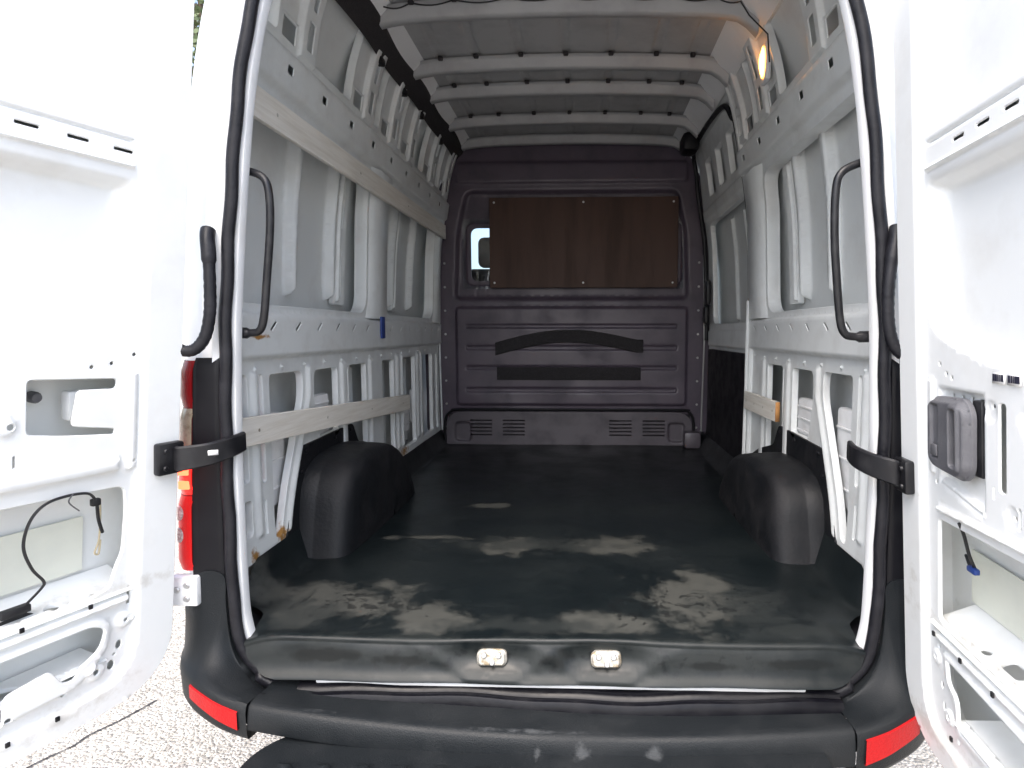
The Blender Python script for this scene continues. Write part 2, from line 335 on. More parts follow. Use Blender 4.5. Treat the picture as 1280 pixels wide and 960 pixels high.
# rubber seal: pinched tube pressed on the flange, sagging loose along the sill
cen = []
for p, n in zip(LOOP, NN):
    o = .017; y = -.004
    if p[1] < .62:
        sag = max(0, 1 - abs(p[0] - .1) / .5); y -= .012 + .012 * sag; o += .006 + .012 * sag
    wv = .0018 * math.sin(p[1] * 31 + p[0] * 17)
    cen.append((p[0] + n[0] * (o + wv), y, p[1] + n[1] * (o + wv)))
cen = np.array(cen); rows = []
for p, n in zip(cen, NN):
    a = np.linspace(0, 2 * np.pi, 14, endpoint=False); R_ = .0128 * (1 + .12 * np.cos(2 * a))
    rows.append([(p[0] + n[0] * r * math.cos(t), p[1] + 1.15 * r * math.sin(t), p[2] + n[1] * r * math.cos(t)) for t, r in zip(a, R_)])
MB().grid(rows, True, True).build('door_seal', 'rubber', VAN, label='black rubber seal round the rear opening')
# loose flap of seal on the sill
xs = np.linspace(-.62, .70, 90)
mb = MB(); mb.grid([[(x, y - .006 * math.sin(x * 7), z - .010 * math.exp(-((x - .12) / .3) ** 2) + .002 * math.sin(x * 23)) for y, z in ((-.012, .590), (-.022, .592), (-.034, .588), (-.040, .583), (-.043, .578), (-.050, .580), (-.058, .577), (-.064, .566), (-.066, .552), (-.05, .545))] for x in xs])
mb.build('sill_seal_flap', 'flap', VAN)
box('door_sill', (.02, -.013, .594), (1.2, .034, .018), 'white', VAN, .004, label='chipped white painted sill edge')

# ------------------------------------------------------------------ body side skins (their insides show through the frames)
def side_fn(sg, prof, off=0.):
    return lambda u, v, h: np.stack([sg * (sm(prof, v) - off - h), u, v], 1)
for sg in (-1, 1):
    yend = 2.66 if sg < 0 else 1.52
    s = Sheet(rr(.16, yend, .42, 2.60, .002, 1), .016)
    ribs = [(.69, .034), (1.02, .03), (1.80, .03), (2.16, .03)] if sg < 0 else [(.72, .034), (1.0, .03)]
    for y0, hw in ribs: s.emb(rp([(y0 - hw * .6, 1.62), (y0, 1.57), (y0 + hw * .6, 1.62), (y0 + hw * .75, 2.16), (y0 - hw * .75, 2.16)], .02), .04, .012)
    for y0 in ((.45, .9, 1.3, 1.75, 2.15) if sg < 0 else (.45, .9, 1.3)): s.emb(rr(y0 - .012, y0 + .012, .8, 1.3, .01), .012, .01)
    s.build('side_skin', 'skin', side_fn(sg, wo), VAN)
    # body colour outside, 6 mm further out
    G = [[(sg * (float(sm(wo, z)) + .006), y, z) for z in np.linspace(.40, 2.62, 40)] for y in np.linspace(.19, 2.7, 20)]
    MB().grid(G).build('body_side', 'white', VAN)

# ------------------------------------------------------------------ inner side frames
def lattice(s, yend):
    d = .022
    s.hole(rr(.205, .258, 1.185, 1.335, .02), d); s.hole(rr(.205, .258, .86, .97, .02), d); s.hole(rr(.208, .25, 1.02, 1.13, .015), d)
    s.hole(rr(.318, .342, 1.00, 1.33, .011), d); s.hole(rr(.322, .338, .84, .95, .008), d)
    s.hole(rp([(.378, .81), (.415, .81), (.475, .97), (.605, 1.24), (.60, 1.325), (.378, 1.325)], [.01, .02, .05, .06, .03, .02]), d)
    s.hole(rp([(.72, 1.07), (.90, 1.07), (.90, 1.32), (.69, 1.32), (.685, 1.22)], [.02, .02, .02, .03, .04]), d)
    s.hole(rp([(1.015, .93), (1.215, .88), (1.215, 1.32), (1.015, 1.32)], .02), d); s.hole(rr(.998, 1.006, .98, 1.31, .003), .004)
    if yend > 2:
        s.hole(rp([(1.43, .86), (1.61, .82), (1.61, 1.32), (1.43, 1.32)], .02), d)
        s.hole(rr(1.77, 2.0, .83, 1.32, .02), d); s.hole(rr(2.16, 2.40, .83, 1.32, .02), d); s.hole(rr(2.47, 2.53, .83, 1.32, .02), d)
    # the posts between them are pressed round
    for y0, w_ in ([(.288, .024), (.95, .034), (1.27, .034)] + ([(1.665, .034), (1.735, .022), (2.045, .032), (2.115, .024)] if yend > 2 else [])):
        s.emb(rr(y0 - w_, y0 + w_, .84, 1.345, .02), .010, .02)
    s.emb(rp([(.62, 1.345), (.67, 1.345), (.67, 1.24), (.54, .97), (.47, .80), (.425, .80), (.49, .97), (.62, 1.24)], .02), .010, .02)
def side_frame(sg, yend):
    s = Sheet(rr(.145, yend, .785, 2.615, .003, 1), .0125)
    lattice(s, yend)
    # belt rail: proud box section with a sloped ledge on top
    s.emb(rr(-.2, yend + .2, 1.372, 1.515, .004, 1), .020, .012)
    for y0 in np.arange(.36, yend - .1, .163):
        if sg < 0 and 1.22 < y0 < 1.5: continue
        s.hole(rp([(y0, 1.462), (y0 + .012, 1.455), (y0 + .046, 1.482), (y0 + .034, 1.489)], .003, 2), .0029)
    for y0 in np.arange(.3, yend - .05, .16): s.emb(ell(y0, 1.345, .008, n=10), .006, .006)
    # window blanks
    r = .09
    s.hole(rr(.20, 1.235, 1.535, 2.13, r, 7), .055)
    if yend > 2: s.hole(rr(1.49, 2.43, 1.535, 2.13, r, 7), .055)
    # cant rail, its square holes
    s.emb(rr(-.2, yend + .2, 2.165, 2.30, .004, 1), .022, .02)
    for k in range(10):
        y0 = .43 + .2365 * k + .006 * min(k, 4)
        if y0 < yend - .05: s.hole(rp([(y0 - .018, 2.224), (y0 + .018, 2.224), (y0 + .018, 2.252), (y0 - .018, 2.252)], .004, 2), .0029)
    # roof frames: openings between paired posts
    posts = [.545, 1.10, 1.42, 1.72, 2.14, 2.50]
    prev = .19
    for p0 in posts:
        a, b = prev, p0 - .06
        if b > yend - .03: break
        if b - .12 - a > .06: s.hole(rr(a, b - .12, 2.325, 2.585, .02), .03)
        s.hole(rr(b - .095, b - .01, 2.325, 2.385, .006), .004); s.emb(rr(b - .108, b + .004, 2.39, 2.59, .01), -.008, .008)
        s.hole(rr(p0 - .022, p0 + .022, 2.34, 2.43, .008), .004); s.hole(rr(p0 - .016, p0 + .016, 2.46, 2.585, .008), .004)
        s.emb(rr(p0 - .056, p0 + .056, 2.305, 2.66, .008), .011, .008)
        prev = p0 + .06
    if yend - .04 > prev + .08: s.hole(rr(prev, yend - .04, 2.325, 2.585, .02), .03)
    return s.build('side_frame', 'inner', side_fn(sg, wi), VAN)
side_frame(-1, 2.58); side_frame(1, 1.50)
# ledges that close the belt rail and the cant rail into box sections
for sg, yend in ((-1, 2.58), (1, 1.50)):
    for z in (1.36, 1.53, 2.15, 2.306):
        G = [[(sg * x, y, z) for x in (float(sm(wi, z)) + (.0 if z in (1.36, 2.306) else .02), float(sm(wo, z)) - .002)] for y in np.linspace(.15, yend, 6)]
        MB().grid(G).build('rail_ledge', 'inner', VAN)
# boxed pillars between the window blanks, roof-frame back plates
def pillar(name, sg, ya, yb, z0, z1, out_, parent=VAN):
    zs = np.linspace(z0, z1, 26); G = []
    for z in zs:
        b = sg * float(sm(wi, z)); k = .03 * math.exp(-((z - z0) / .05) ** 2) + .03 * math.exp(-((z - z1) / .05) ** 2)
        G.append([(b + sg * .05, ya - .03 - k, z), (b + sg * .012, ya - .018 - k, z), (b - sg * .004, ya - .004 - k, z), (b - sg * out_, ya + .018, z), (b - sg * out_, yb - .018, z), (b - sg * .004, yb + .004 + k, z), (b + sg * .012, yb + .018 + k, z), (b + sg * .05, yb + .03 + k, z)])
    return MB().grid(G).build(name, 'inner', parent, sharp=75)
pillar('pillar', -1, 1.262, 1.465, 1.515, 2.165, .022); pillar('pillar', -1, 2.45, 2.56, 1.515, 2.165, .02); pillar('pillar', 1, 1.262, 1.47, 1.515, 2.165, .022)
# the tall pillar at the sliding-door opening
mb = MB(); G = []
for z in np.linspace(.72, 2.60, 40):
    x = float(sm(wi, z)); G.append([(x + .05, 1.44, z), (x - .006, 1.45, z), (x - .016, 1.462, z), (x - .016, 1.485, z), (x - .01, 1.495, z), (x + .05, 1.50, z), (x + .075, 1.502, z)])
mb.grid(G).build('pillar', 'inner', VAN, sharp=60)
# slotted rib liners inside the window blanks
for sg, ys in ((-1, (1.10, 1.86)), (1, (1.10,))):
    for y0 in ys:
        s = Sheet(rp([(y0 - .045, 1.57), (y0 + .05, 1.57), (y0 + .05, 2.13), (y0 - .045, 2.13)], .01), .010)
        s.hole(rr(y0 - .012, y0 + .014, 1.60, 1.80, .01), .02).hole(rr(y0 - .012, y0 + .014, 1.88, 2.08, .01), .02)
        s.emb(rr(y0 - .04, y0 - .02, 1.58, 2.12, .006), .012, .006)
        s.build('rib_liner', 'inner', side_fn(sg, wo, .03), VAN, edge=.025)
# white plastic ducts in the cavities behind the lower holes
for c, sz in (((-.935, .47, 1.04), (.04, .13, .30)), ((-.925, .79, 1.14), (.04, .17, .16)), ((.935, .50, 1.05), (.04, .14, .32)), ((.925, .82, 1.13), (.04, .18, .15)), ((-.925, 1.9, 1.0), (.04, .12, .2)), ((-.925, 2.14, 1.02), (.04, .12, .2))):
    o = box('duct', c, sz, 'duct', VAN, .012)
    for k in range(3): box('duct_rib', (c[0] - math.copysign(.021, c[0]), c[1], c[2] - sz[2] * .3 + k * sz[2] * .3), (.006, sz[1] * .9, .008), 'duct', o, .002)

# ------------------------------------------------------------------ roof
s = Sheet(rr(-.70, .70, .12, 2.70, .003, 1), .03)
for x0 in (-.56, -.4, -.2, 0, .2, .4, .56): s.emb(rr(x0 - .025, x0 + .025, -.2, 3, .01), -.006, .012)
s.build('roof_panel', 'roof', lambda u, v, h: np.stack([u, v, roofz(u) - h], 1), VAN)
G = [[(x, y, roofz(x) + .025 - (.09 * max(0, abs(x) - .60) / .14)) for x in np.linspace(-.745, .745, 40)] for y in np.linspace(.19, 2.7, 12)]
MB().grid(G).build('roof_skin', 'white', VAN)
for i, y0 in enumerate((.95, 1.42, 1.72, 2.15, 2.52)):
    G = []
    for x in np.linspace(-.692, .725, 41):
        z = roofz(x) if abs(x) < .70 else roofz(.7); drop = .05 * max(0, (x - .64) / .085) ** 2
        G.append([(x, y0 + dy, z - drop + dz) for dy, dz in ((-.052, -.008), (-.034, -.012), (-.028, -.018), (-.024, -.048), (-.018, -.054), (.018, -.054), (.024, -.048), (.028, -.018), (.034, -.012), (.052, -.008))])
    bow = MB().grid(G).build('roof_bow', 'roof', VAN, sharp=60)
    if i < 4:
        for x0 in (-.56, -.4, -.2, 0, .2, .4, .56): box('glue_pad', (x0, y0 - .056, float(roofz(x0)) - .011), (.022, .02, .018), 'felt', bow, .005)
# wire clipped along the first bow
P = []
xs = [-.66, -.56, -.4, -.2, 0, .2, .4, .56, .66]
for a, b in zip(xs[:-1], xs[1:]):
    for t in np.arange(8) / 8:
        x = a + (b - a) * t; P.append((x, .888, float(roofz(x)) - .018 - .014 * math.sin(math.pi * t) ** 1.0))
P += [(.68, .89, 2.60), (.74, .86, 2.52), (.76, .9, 2.44)]
tube(MB(), P, .003, 6).build('roof_wire', 'wire', VAN)
# dark strip standing in for the shaded gap along the left roof edge
G = [[(x + .006 * math.sin(y * 9), y, z) for x, z in ((-.744, 2.552), (-.735, 2.570), (-.722, 2.584), (-.710, 2.594), (-.699, 2.604), (-.690, 2.618), (-.686, 2.655))] for y in np.linspace(.16, 2.59, 40)]
MB().grid(G).build('roof_gap_shade', 'felt', VAN, label='dark strip for the shaded gap along the roof edge')
for y0 in (1.1, 1.42, 1.72, 2.14): box('post_pad', (-.745, y0, 2.548), (.03, .05, .03), 'trim', VAN, .008)  # dark pads at the post tops
G = [[(sg * x, y, z) for x, z in ((.70, 2.655), (.73, 2.62), (.755, 2.58))] for sg in (1,) for y in np.linspace(.16, 2.6, 8)]
MB().grid(G).build('roof_rail', 'inner', VAN)
# interior lamp, lit
lamp = box('bay_lamp', (.772, .985, 2.475), (.02, .075, .15), 'duct', VAN, .008, label='small interior lamp glowing amber')
mb = MB(); G = []
for t in np.linspace(0, 1, 9):
    a = math.sin(math.pi * t) ** .6 * .022
    G.append([(.758 - .012 * math.sin(math.pi * k) * math.sin(math.pi * t), 985e-3 + a * math.cos(math.pi * (1 - k)), 2.415 + .12 * t) for k in np.linspace(0, 1, 9)])
mb.grid(G).build('lamp_lens', 'lamp', lamp)
# dark corner speaker recess by the sliding door
box('corner_cover', (.70, 2.25, 2.55), (.10, .16, .11), 'trim', VAN, .03)

# ------------------------------------------------------------------ bulkhead
s = Sheet(rp([(-.90, .66), (.90, .66), (.97, .8), (.975, 1.4), (.94, 2.0), (.86, 2.40), (.76, 2.59), (.70, 2.66), (.4, 2.685), (-.4, 2.685), (-.70, 2.66), (-.76, 2.59), (-.86, 2.40), (-.94, 2.0), (-.975, 1.4), (-.97, .8)], .02), .016)
s.emb(rp([(-.78, 1.66), (.78, 1.66), (.76, 2.1), (.70, 2.38), (-.70, 2.38), (-.76, 2.1)], .06), -.03, .03)
s.hole(rr(-.665, .70, 1.79, 2.14, .05), .02)
s.emb(rr(-.70, .73, 1.755, 2.175, .06), .012, .012)
s.emb(rr(-.77, .77, .96, 1.625, .04), .02, .02)
for a, b in ((1.475, 1.51), (1.33, 1.37), (1.20, 1.235), (1.05, 1.09)): s.emb(rr(-.70, .70, a, b, .015), -.008, .012)
s.emb(rr(-.76, .76, 2.41, 2.56, .04), .012, .02)
bulk = s.build('bulkhead', 'bulk', lambda u, v, h: np.stack([u, 2.60 - h + .006 * np.sin(u * 9 + v * 4) * np.exp(-((v - 1.02) / .09) ** 2), v], 1), VAN, label='dark grey-purple steel bulkhead')
MB().grid([[(x, 2.628, z) for x in (-.72, .74)] for z in (1.74, 2.2)]).build('window_glass', 'glass', bulk)
mb = MB(); G = [[(x, 2.575 - .004 * math.sin(x * 8 + z), z) for x in np.linspace(-.53, .69, 16)] for z in np.linspace(1.745, 2.32, 8)]
s = Sheet(rr(-.53, .69, 1.745, 2.32, .006, 2), .05)
s.build('window_board', 'board', lambda u, v, h: np.stack([u, 2.572 - h - .004 * np.sin(u * 8 + v), v], 1), bulk, edge=.006, label='brown board covering the bulkhead window')
for x, z in ((-.50, 2.29), (.66, 2.29), (-.50, 1.775), (.66, 1.775), (.08, 2.29), (.08, 1.775)): cyl(MB(), (x, 2.568, z), (0, -1, 0), .007, .003, 8).build('screw', 'bolt', bulk)
# felt strips
mb = MB(); G = []
for x in np.linspace(-.50, .475, 26):
    t = (x + .5) / .975; zc = 1.345 + .075 * math.sin(math.pi * min(1, t * 1.05)) + .02 * t
    G.append([(x, 2.573, zc - .045), (x, 2.568, zc - .04), (x, 2.568, zc + .035), (x, 2.573, zc + .04)])
mb.grid(G).build('felt_strip', 'felt', bulk); box('felt_strip', (-.015, 2.572, 1.18), (.95, .008, .085), 'felt', bulk, .003)
# lower kick panel with vents
s = Sheet(rp([(-.83, .70), (.80, .70), (.80, .87), (.74, .925), (-.77, .925), (-.83, .87)], [.003, .003, .05, .05, .05, .05]), .016)
for a in (-.60, -.38, .33, .55):
    for k in range(5): s.hole(rr(a - .075, a + .075, .765 + k * .024, .776 + k * .024, .005, 3), .01)
for a in (-.72, .70): s.emb(rr(a - .06, a + .06, .72, .86, .04), -.015, .015)
kick = s.build('kick_panel', 'bulklow', lambda u, v, h: np.stack([u, 2.565 - h, v], 1), bulk, edge=.03)
MB().grid([[(x, 2.59, z) for x in (-.82, .79)] for z in (.70, .91)]).build('vent_backing', 'felt', bulk)
tube(MB(), crom([(-.84, 2.562, .72), (-.84, 2.562, .86), (-.80, 2.562, .925), (-.7, 2.562, .94), (0, 2.562, .94), (.7, 2.562, .94), (.78, 2.562, .925), (.81, 2.562, .86), (.81, 2.562, .72)], 6), .009, 8).build('kick_panel_seal', 'trim', bulk)
for sg in (-1, 1):
    for z in np.arange(.82, 2.05, .155):
        cyl(MB(), (sg * .835, 2.60, z), (0, -1, 0), .008, .008, 8).build('bolt', 'bolt', bulk)
    tube(MB(), [(sg * .862, 2.575, .8), (sg * .872, 2.575, 1.4), (sg * .86, 2.575, 1.95)], .006, 6).build('edge_trim', 'bolt' if sg > 0 else 'inner', bulk)
box('step_bracket', (.79, 2.50, .755), (.11, .08, .11), 'bulklow', VAN, .02)

# ------------------------------------------------------------------ sliding door seen from inside
SD = empty('sliding_door')
s = Sheet(rp([(1.515, .70), (2.56, .70), (2.56, 2.2), (2.50, 2.42), (2.38, 2.55), (1.70, 2.55), (1.55, 2.48), (1.515, 2.3)], [.02, .02, .05, .1, .05, .05, .1, .1]), .014)
for a, b in ((1.62, 1.80), (1.88, 2.06), (2.14, 2.32)): s.hole(rp([(a, 2.26), (b, 2.26), (b - .02, 2.46), (a, 2.46)], .02), .03)
s.emb(rr(1.5, 2.56, 2.14, 2.22, .01), .007, .015)
s.hole(rr(1.60, 2.44, 1.50, 2.12, .08), .03)
s.emb(rr(1.5, 2.56, 1.36, 1.47, .01), .010, .015)
s.build('inner_panel', 'inner', side_fn(1, wi, -.022), SD, edge=.02)
s = Sheet(rr(1.50, 2.66, .42, 2.60, .003, 1), .03)
for a in (1.83, 2.10): s.emb(rr(a - .02, a + .02, 1.52, 2.10, .015), .018, .012)
s.build('outer_panel', 'skin', side_fn(1, wo), SD)
s = Sheet(rr(1.56, 2.47, .72, 1.345, .02), .05); s.build('trim_panel', 'trim', side_fn(1, wi, .002), SD, edge=.02, label='black lower trim panel')
P = [(1.517, .80), (1.517, 2.28), (1.56, 2.47), (1.70, 2.555), (2.37, 2.56), (2.50, 2.43), (2.56, 2.2), (2.56, 1.4)]
tube(MB(), [(float(sm(wi, q[1])) + .004, q[0], q[1]) for q in crom(P, 8)], .013, 8).build('door_seal', 'rubber', SD)
MB().add(*bevbox((.862, 2.44, 1.70), (.035, .09, .16), .02)).add(*bevbox((.858, 2.46, 1.56), (.035, .07, .12), .02)).build('latch', 'black', SD)
tube(MB(), [(.85, 1.462, .75), (.855, 1.462, 1.2), (.855, 1.462, 1.6)], .008, 6).build('edge_trim', 'inner', SD)

# ------------------------------------------------------------------ wheel arches
for sg in (-1, 1):
    s = Sheet(rp([(.40, .72), (1.62, .72), (1.60, .80), (1.30, .93), (1.09, .985), (1.03, 1.075), (.56, 1.065), (.535, 1.03)], [.01, .01, .02, .05, .03, .02, .03, .02]), .05)
    arch = empty('wheel_arch_cover', label='black moulded rubber wheel arch cover')
    s.build('flange', 'archrub', side_fn(sg, wi, .006), arch, edge=.008)
    for y_, z_ in ((.56, .98), (.60, 1.045), (.84, 1.05), (1.0, 1.055)): cyl(MB(), (sg * (float(sm(wi, z_)) - .006), y_, z_), (-sg, 0, 0), .008, .005, 8).build('rivet', 'black', arch)
    prof = crom([(.49, .700), (.515, .80), (.545, .91), (.60, .98), (.70, 1.01), (.88, 1.015), (1.06, .99), (1.19, .93), (1.29, .84), (1.36, .76), (1.39, .70)], 5)
    prof[:, 1] = .7 + (prof[:, 1] - .7) * (1.02 if sg < 0 else .90)
    cy, cz = 1.0, .70; G = []
    for (y, z) in prof:
        row = []
        for k, (dep, shr) in enumerate(((.0, .0), (.05, .004), (.056, .012), (.064, .014), (.08, .016), (.112, .021), (.136, .030), (.154, .048), (.166, .080), (.173, .13), (.178, .26), (.182, .6), (.184, .98))):
            yy = y + (cy - y) * shr; zz = z + (cz - z) * shr * .95
            x = .882 - dep + (.004 * math.sin(zz * 20) if dep > .2 else 0)
            if sg > 0 and dep > .10: x += .022 * math.exp(-((yy - .70) / .10) ** 2 - ((zz - .90) / .07) ** 2)
            row.append((sg * x, yy, max(zz, .7005)))
        G.append(row)
    MB().grid(G).build('cover', 'archrub', arch, sharp=70)

# ------------------------------------------------------------------ underbody + wheels
box('underbody', (0, 1.36, .575), (1.80, 2.66, .19), 'trim', VAN, .01)
def wheel(x, y):
    w_ = empty('wheel'); mb = MB(); sec = [(.10, .20), (.115, .24), (.12, .30), (.105, .335), (.06, .345), (-.06, .345), (-.105, .335), (-.12, .30), (-.115, .24), (-.10, .20)]
    G = [[(x + a, y + r * math.cos(t), .345 + r * math.sin(t)) for a, r in sec] for t in np.linspace(0, 2 * np.pi, 36, endpoint=False)]
    mb.grid(G, closeu=True).build('tyre', 'tyre', w_)
    sgn = 1 if x > 0 else -1; sec = [(.10, .205), (.09, .19), (.05, .17), (.04, .10), (.06, .06), (.06, .001)]
    G = [[(x + sgn * a, y + r * math.cos(t), .345 + r * math.sin(t)) for a, r in sec] for t in np.linspace(0, 2 * np.pi, 30, endpoint=False)]
    MB().grid(G, closeu=True).build('rim', 'steel', w_)
for x in (-.80, .80):
    for y in (1.02, 4.27): wheel(x, y)

# ------------------------------------------------------------------ cab (only a sliver shows through the bulkhead window)
ST = [(2.66, 2.70, 1.), (3.0, 2.66, 1.), (3.35, 2.52, .99), (3.6, 2.36, .985), (4.1, 1.85, .97), (4.45, 1.42, .95), (4.75, 1.25, .92), (5.0, 1.05, .86), (5.12, .75, .80)]
sec = []
for y, zt, k in ST:
    zs = [.40, .7, 1.0, 1.25]; zs = [min(z, zt - .05) if zt < 1.4 else z for z in zs]; hi = np.linspace(max(zs) + .04, zt - .05, 6); zs = zs + list(hi)
    row = [(-float(sm(wo, min(z, 2.6))) * k, y, z) for z in zs]; n = len(row); xe = row[-1][0] * .86; row.append((xe, y, zt - .01)); row += [(xe * .5, y, zt), (0, y, zt + .005)]
    row += [(-a, b, c) for a, b, c in row[-2::-1]]; sec.append(row)
A = np.array(sec); parts = {'cab_body': [], 'windscreen': [], 'cab_window': [], 'cab_window2': []}
nc = A.shape[1]
for i in range(len(ST) - 1):
    for j in range(nc - 1):
        z = A[i:i + 2, j:j + 2, 2].mean(); x = A[i:i + 2, j:j + 2, 0].mean(); side = j < 9 or j >= nc - 10
        if i in (3, 4) and not side: k = 'windscreen'
        elif i in (1, 2, 3) and side and 1.35 < z < 2.1: k = 'cab_window' if x < 0 else 'cab_window2'
        else: k = 'cab_body'
        parts[k].append([A[i, j], A[i + 1, j], A[i + 1, j + 1], A[i, j + 1]])
for k, q in parts.items():
    mb = MB()
    for f in q: mb.add(f, [(0, 1, 2, 3)])
    mb.build(k.rstrip('2'), 'white' if k == 'cab_body' else 'glass', VAN)
seat = empty('driver_seat'); box('backrest', (-.55, 3.02, 1.50), (.46, .14, .82), 'felt', seat, .06, seg=4); box('headrest', (-.55, 3.04, 2.03), (.27, .10, .22), 'felt', seat, .045, seg=4); box('cushion', (-.55, 3.28, 1.05), (.48, .5, .16), 'felt', seat, .05, seg=4)
box('dashboard', (0, 4.15, 1.25), (1.75, .4, .3), 'felt', VAN, .08, seg=4); box('cab_floor', (0, 3.6, .66), (1.8, 1.8, .06), 'felt', VAN, .01)

# ------------------------------------------------------------------ rear doors
class Door:
    def __init__(s, O, ang, lean, sgn):
        a = math.radians(ang); s.O = np.array(O, float); s.d = np.array([-math.sin(a), -math.cos(a), 0]); s.ax = np.array([lean, 0, 1.]); n = np.cross(s.d, s.ax); n /= np.linalg.norm(n)
        s.n = n if n[0] * sgn < 0 else -n
    def __call__(s, u, v, h):
        u, v, h = map(np.asarray, (u, v, h)); u, v, h = np.broadcast_arrays(u.astype(float), v.astype(float), h.astype(float))
        return s.O + u[..., None] * s.d + (v[..., None] - s.O[2]) * s.ax + h[..., None] * s.n
    def p(s, u, v, h=0): return tuple(s(u, v, h))
    def R(s): return Matrix([Vector(s.d), Vector(s.n), Vector(np.cross(s.d, s.n))]).transposed()
    def box(s, name, u, v, h, size, m, parent, bev=.004, label=None, seg=2): return box(name, s.p(u, v, h), size, m, parent, bev, s.R().to_3x3(), label, seg)
DEP = -.10
def door(D, sgn, zb, spec, lab):
    root = empty('rear_door', label=lab)
    # hem and perimeter: raised outer rim, then inner panel a step back
    top = 2.50
    OUT = rp([(0, zb + .10), (.03, zb + .04), (.09, zb + .004), (.2, zb), (.79, zb), (.79, top), (.12, top), (.02, 2.36), (0, 2.25)], [.05, .03, .04, .05, .03, .05, .1, .1, .1], 6)
    s = Sheet(OUT, .010)
    s.emb(rp([(.085, zb + .11), (.12, zb + .055), (.22, zb + .045), (.76, zb + .045), (.76, top - .06), (.14, top - .06), (.085, 2.3)], [.05, .05, .05, .03, .05, .08, .1]), -.012, .012)
    spec(s)
    s.build('inner_panel', 'door_white', D, root, edge=.02)
    o = Sheet(OUT, .05); o.build('outer_panel', 'door_white', lambda u, v, h: D(u, v, h + DEP - .006), root)
    R_ = resamp(OUT, .03); MB().grid([[D.p(a, b, h) for h in (-.015, DEP - .007)] for a, b in R_], closeu=True).build('door_edge', 'door_white', root)
    return root
DL = Door((-.89, -.06, 1.0), 19.4, .09, -1); DR = Door((.82, -.05, 1.0), 4.5, -.065, 1)
def upper(s, bz, curve, zslot, s0, pitch):
    # recessed blank window, with a slotted cross bar pressed across it
    s.emb(rp([(.115, curve + .06), (.17, curve + .03), (.35, curve - .02), (.72, curve - .02), (.72, bz - .04), (.105, bz - .04)], [.06, .06, .1, .06, .03, .03]), -.035, .03)
    s.emb(rp([(.105, bz + .045), (.72, bz + .045), (.72, 2.40), (.16, 2.40), (.105, 2.28)], [.03, .03, .06, .08, .06]), -.035, .03)
    s.emb(rr(.11, .71, zslot + .016, zslot + .028, .004), -.006, .006); s.emb(rr(.11, .71, zslot - .034, zslot - .022, .004), .008, .006)
    for k in range(7): s.hole(rr(s0 + k * pitch, s0 + k * pitch + .042, zslot - .005, zslot + .005, .005, 3), .0029)
def specL(s):
    upper(s, 1.815, 1.42, 1.828, .112, .085)
    s.hole(rp([(.132, 1.356), (.30, 1.364), (.30, 1.255), (.235, 1.243), (.135, 1.232), (.134, 1.248), (.218, 1.264), (.208, 1.333), (.133, 1.33)], [.012, .012, .012, .02, .006, .006, .008, .008, .012]), .007)
    s.emb(ell(.335, 1.278, .022), .006, .008); s.hole(ell(.325, 1.277, .008), .0029); s.hole(rr(.313, .321, 1.195, 1.222, .004), .0029)
    for u, v in ((.185, 1.381), (.146, 1.387), (.10, 1.404), (.099, 1.172)): s.hole(ell(u, v, .0058, n=12), .0029)
    s.emb(rr(.125, .74, 1.150, 1.192, .012), .016, .012)
    s.emb(rr(.092, .115, 1.15, 1.37, .008), .010, .006)
    # large upper cavity
    s.hole(rp([(.112, 1.118), (.72, 1.135), (.72, .885), (.20, .878), (.168, .885), (.137, .892), (.127, .935), (.112, .965), (.108, 1.06)], [.02, .02, .02, .02, .015, .02, .02, .025, .02]), .007)
    s.emb(rr(.10, .75, .850, .868, .005), .014, .007)
    s.hole(rr(.094, .104, .838, .884, .005), .0029)
    # lower cavity, wavy
    s.hole(rp([(.18, .828), (.40, .832), (.40, .70), (.335, .70), (.335, .755), (.258, .765), (.236, .728), (.212, .722), (.203, .742), (.16, .766), (.150, .81)], [.015, .01, .01, .01, .015, .01, .012, .012, .02, .02, .015]), .007)
    s.emb(rp([(.165, .842), (.42, .846), (.42, .69), (.20, .70), (.14, .76), (.135, .82)], .02), .012, .008)
    for u, v, a, b in ((.108, .809, .004, .004), (.117, .753, .006, .010), (.133, .713, .007, .011), (.126, .735, .003, .003), (.168, .717, .005, .006), (.228, .700, .005, .006), (.329, .705, .006, .006)): s.hole(ell(u, v, a + .002, b + .002, 12), .0029)
    s.emb(ell(.108, .809, .02), .009, .006); s.emb(ell(.168, .717, .022), .009, .006)
